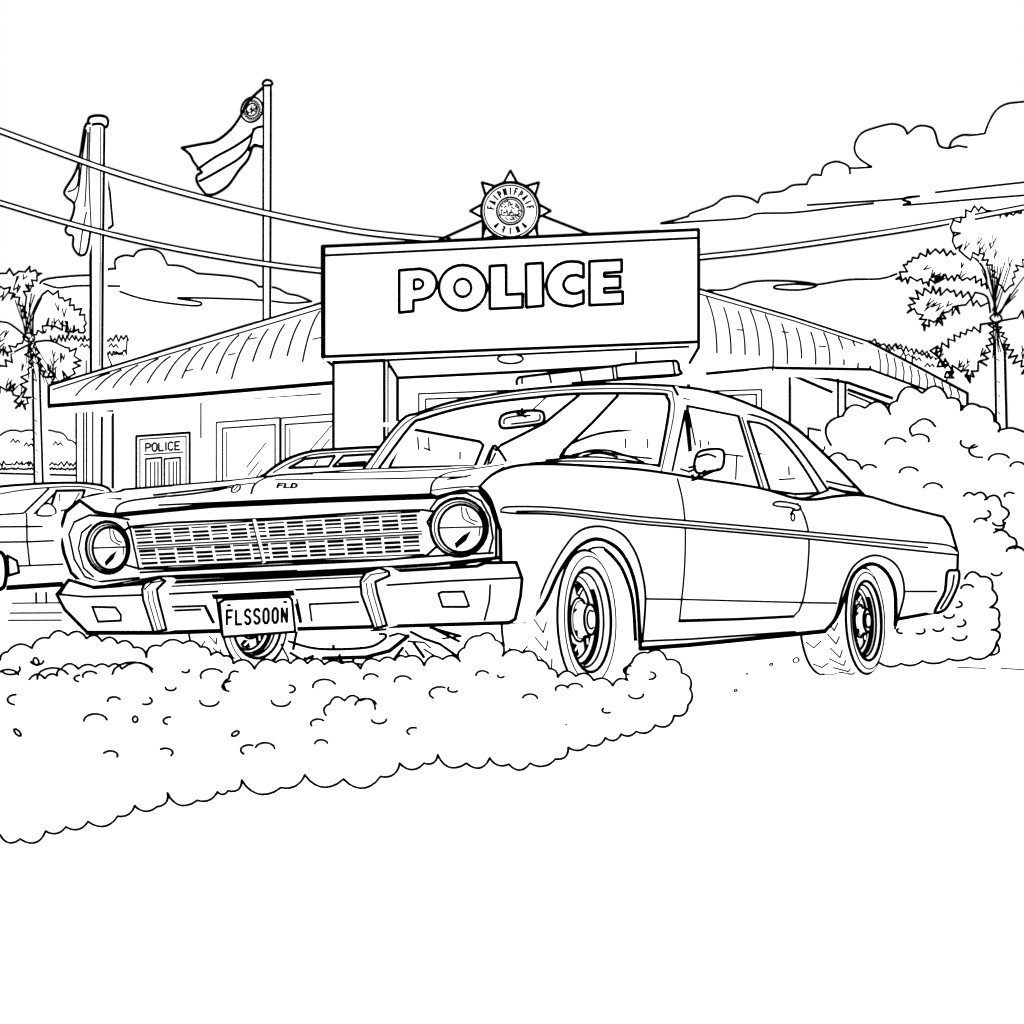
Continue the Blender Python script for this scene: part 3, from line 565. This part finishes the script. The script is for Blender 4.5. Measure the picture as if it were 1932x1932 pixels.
# tail
b=B(); M=onv(-.05); tb2=cm([(1787,1080),(1800,1076),(1809,1078),(1808,1100),(1798,1125),(1783,1150),(1764,1156),(1770,1140),(1783,1115)],3,True); b.slab(M,tb2,VA*2.1); b.line(M,tb2,5,True); b.line(M,cm([(1800,1085),(1795,1112),(1775,1148)],4),3.4); b.build('rear_bumper',car)
# bumper
BM=onu(-.14); bp=[(130,1094),(176,1108),(290,1100),(500,1090),(700,1080),(900,1068),(915,1062),(974,1061),(985,1092),(982,1125),(972,1168),(960,1175),(600,1185),(300,1193),(165,1194),(122,1150),(107,1122)]
b=B(); b.slab(BM,bp,UA*.1); b.line(BM,bp,5.6,True); b.line(BM,[(560,1186),(300,1194),(165,1194)],7.5); b.line(BM,[(560,1187),(960,1175)],6.5)
b.lines(BM,[[(108,1121),(160,1126),(290,1122),(410,1116)],[(556,1113),(700,1106),(850,1096),(985,1090)],[(925,1103),(923,1135),(914,1170)],[(322,1145),(388,1143),(404,1175)],[(330,1152),(378,1150)],[(588,1172),(584,1140),(676,1136)],[(130,1094),(115,1118)],[(176,1110),(230,1106)],[(560,1130),(568,1172)]],3.8)
b.line(BM,[(388,1146),(402,1174)],5.5); b.line(BM,[(559,1140),(567,1174)],5.5)
b.line(BM,[(290,1108),(500,1097),(690,1088)],2.8); bu=b.build('bumper',car)
for P,Q in (([(268,1112),(273,1100),(300,1090),(312,1096),(296,1112),(299,1130),(314,1188),(290,1193),(270,1132)],[[(273,1112),(285,1100),(305,1096)],[(279,1115),(281,1135),(297,1190)],[(287,1114),(290,1135),(306,1190)]]),
            ([(680,1096),(690,1080),(715,1071),(733,1078),(735,1086),(708,1098),(712,1120),(730,1180),(706,1186),(682,1122)],[[(686,1098),(700,1084),(728,1080)],[(691,1100),(694,1122),(712,1184)],[(700,1100),(704,1120),(722,1182)]])):
    b=B(); M=onu(-.2); b.panel(M,P,4.6,UA*.06); b.lines(onu(-.205),Q,2.5); b.build('bumper_guard',bu)
for P in ([(174,1145),(218,1146),(228,1160),(228,1171),(185,1173)],[(827,1120),(833,1117),(875,1116),(885,1143),(880,1145),(835,1145)]):
    b=B(); b.panel(onu(-.15),P,4.2,UA*.005); b.build('turn_signal',bu)
b=B(); b.slab(onu(-.16),[(398,1122),(554,1113),(558,1124),(556,1130),(412,1138)],UA*.01); b.poly(onu(-.165),[(398,1121),(554,1113),(557,1124),(402,1131)],m=1); b.build('plate_bracket',bu)
b=B(); M=onu(-.18); PP=[(414,1137),(424,1131),(546,1126),(551,1132),(557,1192),(420,1202)]; b.panel(M,PP,4.6,UA*.01); b.line(onu(-.182),[(408,1125),(418,1198)],3.8)
text(b,onu(-.185),'FLSSOON',428,1152,9.5,27,17.3,-.045,4.5)
b.lines(onu(-.185),[[(430,1142),(434,1142)],[(536,1136),(540,1136)]],4); b.build('license_plate',bu)
# wheels
def wheel(cx,cy,ry,v,steer,wid,parent):
    c=onv(v)(cx,cy); t=(c-CAM).dot(Fw); r=ry/F*t; ax=(Matrix.Rotation(math.radians(steer),3,'Z')@VA).normalized(); e1=ax.cross(ZA).normalized(); e2=ZA
    if e1.x<0: e1=-e1
    def Q(an,rd,of): return c+ax*of+e1*(rd*r*math.cos(an))+e2*(rd*r*math.sin(an))
    def ring(rad,off,n=40): return [Q(2*math.pi*k/n,rad,off) for k in range(n)]
    def arc(rad,off,d0,d1,n=14): return [Q(math.radians(d0+(d1-d0)*k/n),rad,off) for k in range(n+1)]
    def strip(b,A_,B_,m=0):
        for k in range(len(A_)): b.face([A_[k],A_[(k+1)%len(A_)],B_[(k+1)%len(A_)],B_[k]],m)
    hub=B(); hub.seg(c+ax*.1,c+ax*.45,.03,.03,0); wo=hub.build('wheel',parent)
    w_=B(); strip(w_,ring(.74,.0),ring(.95,0)); strip(w_,ring(.95,0),ring(1,.025)); strip(w_,ring(1,.025),ring(1,wid)); w_.poly3([ring(1,wid)])
    w_.line3(ring(.99,.012),4.5,True); w_.line3(ring(.90,-.003),2.6,True); w_.line3(ring(1,wid),4.2,True)
    rs=random.Random(7)
    for k in range(24):
        a=2*math.pi*k/24+rs.uniform(-.04,.04); a2=a+rs.uniform(.1,.2); a3=a-.05
        w_.line3([Q(a,1,.05),Q(a2,1,wid*.3),Q(a3,1,wid*(.4+rs.random()*.15))],2.6)
        if k%2: w_.line3([Q(a+.08,1,wid*.6),Q(a+.22,1,wid*.78),Q(a+.1,1,wid*.92)],2.6)
    w_.build('tyre',wo)
    b=B(); b.line3(ring(.74,0),5,True); strip(b,ring(.74,0),ring(.67,.03)); b.line3(ring(.67,.02),3.6,True)
    strip(b,ring(.67,.03),ring(.58,.06)); b.line3(ring(.62,.045),2.8,True)
    b.line3(arc(.64,.04,-80,40),8); b.line3(arc(.705,.02,120,215),7); b.line3(arc(.60,.05,100,200),8)
    b.poly3([ring(.58,.06)]); b.line3(ring(.55,.055),4,True)
    for k in range(6):
        a=2*math.pi*k/6+.3
        b.poly3([[Q(a-.34,.50,.05),Q(a-.15,.53,.05),Q(a+.15,.53,.05),Q(a+.34,.50,.05),Q(a+.2,.35,.05),Q(a-.2,.35,.05)]],1)
        b.line3([Q(a-.1,.47,.045),Q(a+.1,.38,.045)],2.6,m=0)
    b.line3(ring(.31,.04),4,True); b.line3(ring(.27,.035),2.2,True); strip(b,ring(.24,.055),ring(.20,-.0)); b.poly3([ring(.20,0)]); b.line3(ring(.215,.0),4.4,True); b.line3(arc(.13,-.002,60,300),3.4)
    b.line3(arc(.25,.02,-100,60),5)
    for k in range(5): a=2*math.pi*k/5; b.line3([Q(a,.25,.03),Q(a+.2,.29,.03)],4)
    b.build('rim',wo)
wheel(1114,1169,133,.03,7,.21,car); wheel(1637,1171,101,.03,0,.24,car)
wheel(486,1178,86,1.62,0,.2,car)
# suspension
b=B(); M=onu(.35)
b.slab(M,cm([(545,1212),(600,1225),(690,1222),(740,1200),(790,1190),(780,1205),(740,1225),(690,1238),(600,1240),(550,1232)],3),UA*.05)
b.line(M,cm([(545,1210),(600,1224),(690,1222),(722,1208),(728,1198),(716,1196)],4),4.6)
b.line(M,[(548,1232),(572,1246),(590,1238)],5); b.line(M,[(610,1242),(690,1240),(735,1228),(770,1200)],6.5); b.line(M,[(735,1200),(752,1195),(768,1200)],4)
b.lines(M,[[(775,1192),(800,1205),(830,1215),(865,1240)],[(820,1187),(866,1210)],[(812,1184),(868,1200)],[(780,1212),(800,1240)],[(760,1222),(735,1255)],[(560,1190),(553,1225)]],5)
b.lines(M,[[(800,1225),(840,1250)],[(765,1228),(785,1255)],[(835,1205),(870,1200)],[(640,1248),(690,1254)],[(575,1240),(570,1258)],[(770,1210),(800,1212),(812,1222)],[(700,1190),(728,1188)],[(530,1215),(545,1245)]],3.4); b.build('suspension_arm',car)
# ================================================================ DUST
pts=[(0,1245),(14,1230),(60,1223),(92,1204),(128,1199),(163,1205),(192,1210),(222,1214),(252,1222),(276,1240),(303,1219),(345,1214),(378,1221),(398,1236),(422,1238),(440,1252),(480,1262),(520,1250),(548,1252),(580,1252),(612,1254),(645,1252),(680,1262),(716,1248),(745,1246),(765,1240),(800,1256),(835,1244),(868,1248),(876,1222),(905,1200),(935,1208),(948,1238),(985,1232),(1015,1246),(1036,1262),(1052,1278),(1086,1276),(1120,1284),(1156,1294),(1184,1284),(1192,1250),(1222,1232),(1258,1245),(1286,1270),(1302,1300),(1298,1330),(1272,1350),(1236,1368),(1200,1380),(1172,1385),(1142,1392),(1110,1405),(1072,1410),(1048,1432),(1000,1440),(960,1442),(924,1430),(880,1440),(826,1424),(800,1440),(754,1440),(718,1465),(648,1470),(575,1462),(530,1486),(456,1472),(430,1492),(410,1494),(372,1510),(316,1496),(296,1522),(254,1520),(222,1540),(166,1550),(124,1560),(86,1568),(38,1583),(0,1575),(-60,1590),(-60,1250)]
n0=len(pts)-2
DP=plane3(GZ(0,1625),GZ(1300,1400),atd(600,1240,3.75))
o=scal(pts[:n0],.26,7)
b=B(); b.slab(DP,o+[(-60,1590),(-60,1250)],Vector((.02,.06,-.02))); b.line(DP,[(-60,1250)]+o+[(-60,1590)],4); b.puffs(DP,pts,70)
marks=[(70,1247,12,20),(15,1275,20,200),(100,1278,30,190),(170,1275,14,180),(250,1272,38,200),(322,1297,10,30),(350,1265,7,0),(400,1275,22,180),(435,1295,16,120),(545,1300,12,290),(612,1295,22,190),(655,1240,16,60),(700,1280,14,190),(760,1285,16,190),(530,1322,18,30),(395,1322,18,30),(275,1322,12,330),(215,1322,12,190),(180,1360,22,200),(320,1360,12,130),(30,1320,16,120),(690,1330,20,200),(715,1357,14,20),(600,1365,14,170),(780,1380,12,150),(830,1308,20,150),(855,1300,10,60),(910,1273,12,190),(945,1275,6,45),(1000,1318,14,210),(1060,1300,12,180),(1145,1340,9,70),(1085,1298,14,200),(1200,1310,14,20),(1190,1265,14,120),(470,1415,16,150),(500,1412,18,210),(606,1403,12,200),(208,1425,14,230),(312,1420,14,250),(20,1262,18,0),(1225,1275,12,300),(150,1280,10,120)]
for (x,y,s,a) in marks: b.line(DP,ell(x,y,s,s*.6,a-20,a+150,n=7),3.8)
b.line(DP,scal([(615,1350),(622,1328),(650,1322),(680,1322),(708,1338)],.3,5),3.8)
b.line(DP,scal([(425,1300),(432,1280),(450,1268)],.3,5),3.8)
b.line(DP,scal([(55,1282),(85,1280),(108,1275),(115,1262),(148,1262),(180,1258),(205,1258),(230,1262),(288,1262)],.25,5),3.8)
b.line(DP,ell(255,1357,5,6,n=8),3.6,True); b.line(DP,ell(444,1384,8,4,n=8,rot=-30),3.6,True); b.line(DP,ell(1068,1367,1,1,n=5),2,True)
b.line(DP,ell(68,1248,5,8,n=8,rot=-20),3.6,True); b.line(DP,ell(33,1382,9,4,n=8,rot=45),3.6,True)
b.build('dust_cloud',label='long low billowing dust cloud rolling under and in front of the foreground car',category='dust')
RD=plane3(GZ(1600,1264),GZ(1900,1262),atd(1750,750,13.8))
pts=[(1545,885),(1568,840),(1590,785),(1632,770),(1680,782),(1692,757),(1740,742),(1788,752),(1813,775),(1850,768),(1876,795),(1884,815),(1990,822),(1990,1200),(1880,1213),(1866,1236),(1830,1240),(1790,1243),(1740,1247),(1700,1252),(1660,1251),(1600,1245),(1560,1200)]
b=B(); o1=scal(pts[1:12],.32,7); o1+=cm([(1884,812),(1910,808),(1940,818),(1990,835)],4); o2=scal(pts[13:21],.14,6)
b.slab(RD,[pts[0]]+o1+o2+pts[21:],Vector((0,.2,0))); b.line(RD,o1,4.2); b.line(RD,o2[6:],4.2); b.puffs(RD,pts,60)
for l in (scal([(1818,936),(1838,934),(1862,942)],.3,5),scal([(1858,943),(1890,955),(1892,982),(1878,998)],.4,6),scal([(1875,1005),(1905,1012),(1915,1035)],.3,5),scal([(1820,1092),(1850,1088),(1872,1112),(1868,1146)],.35,6),scal([(1868,1146),(1884,1168),(1870,1188)],.4,6),scal([(1870,1188),(1880,1212),(1868,1236)],.4,6),scal([(1905,1035),(1940,1052)],.3,5),scal([(1720,820),(1725,800),(1765,805)],.3,6),scal([(1565,862),(1600,868),(1625,885)],.3,5)): b.line(RD,l,4)
for (x,y,s,a) in [(1690,838,20,200),(1735,830,18,240),(1640,885,14,200),(1715,892,18,200),(1760,922,18,210),(1830,835,18,60),(1850,850,22,100),(1885,868,20,200),(1855,970,14,330),(1885,985,12,30),(1850,985,12,200),(1915,1040,16,200),(1880,1080,10,20),(1805,1140,10,320),(1790,1160,10,20),(1810,1175,12,330),(1735,1190,10,350),(1770,1185,10,20),(1700,1190,8,90),(1810,1200,14,20),(1825,1110,12,200),(1920,880,14,200),(1905,935,10,180)]:
    b.line(RD,ell(x,y,s,s*.6,a-20,a+140,n=7),3.8)
b.build('dust_cloud',label='tall billowing dust plume rising behind the rear wheel at the right edge',category='dust')
for o in bpy.data.objects:
    if 'org' in o: del o['org']
print('faces',sum(len(m.polygons) for m in bpy.data.meshes))
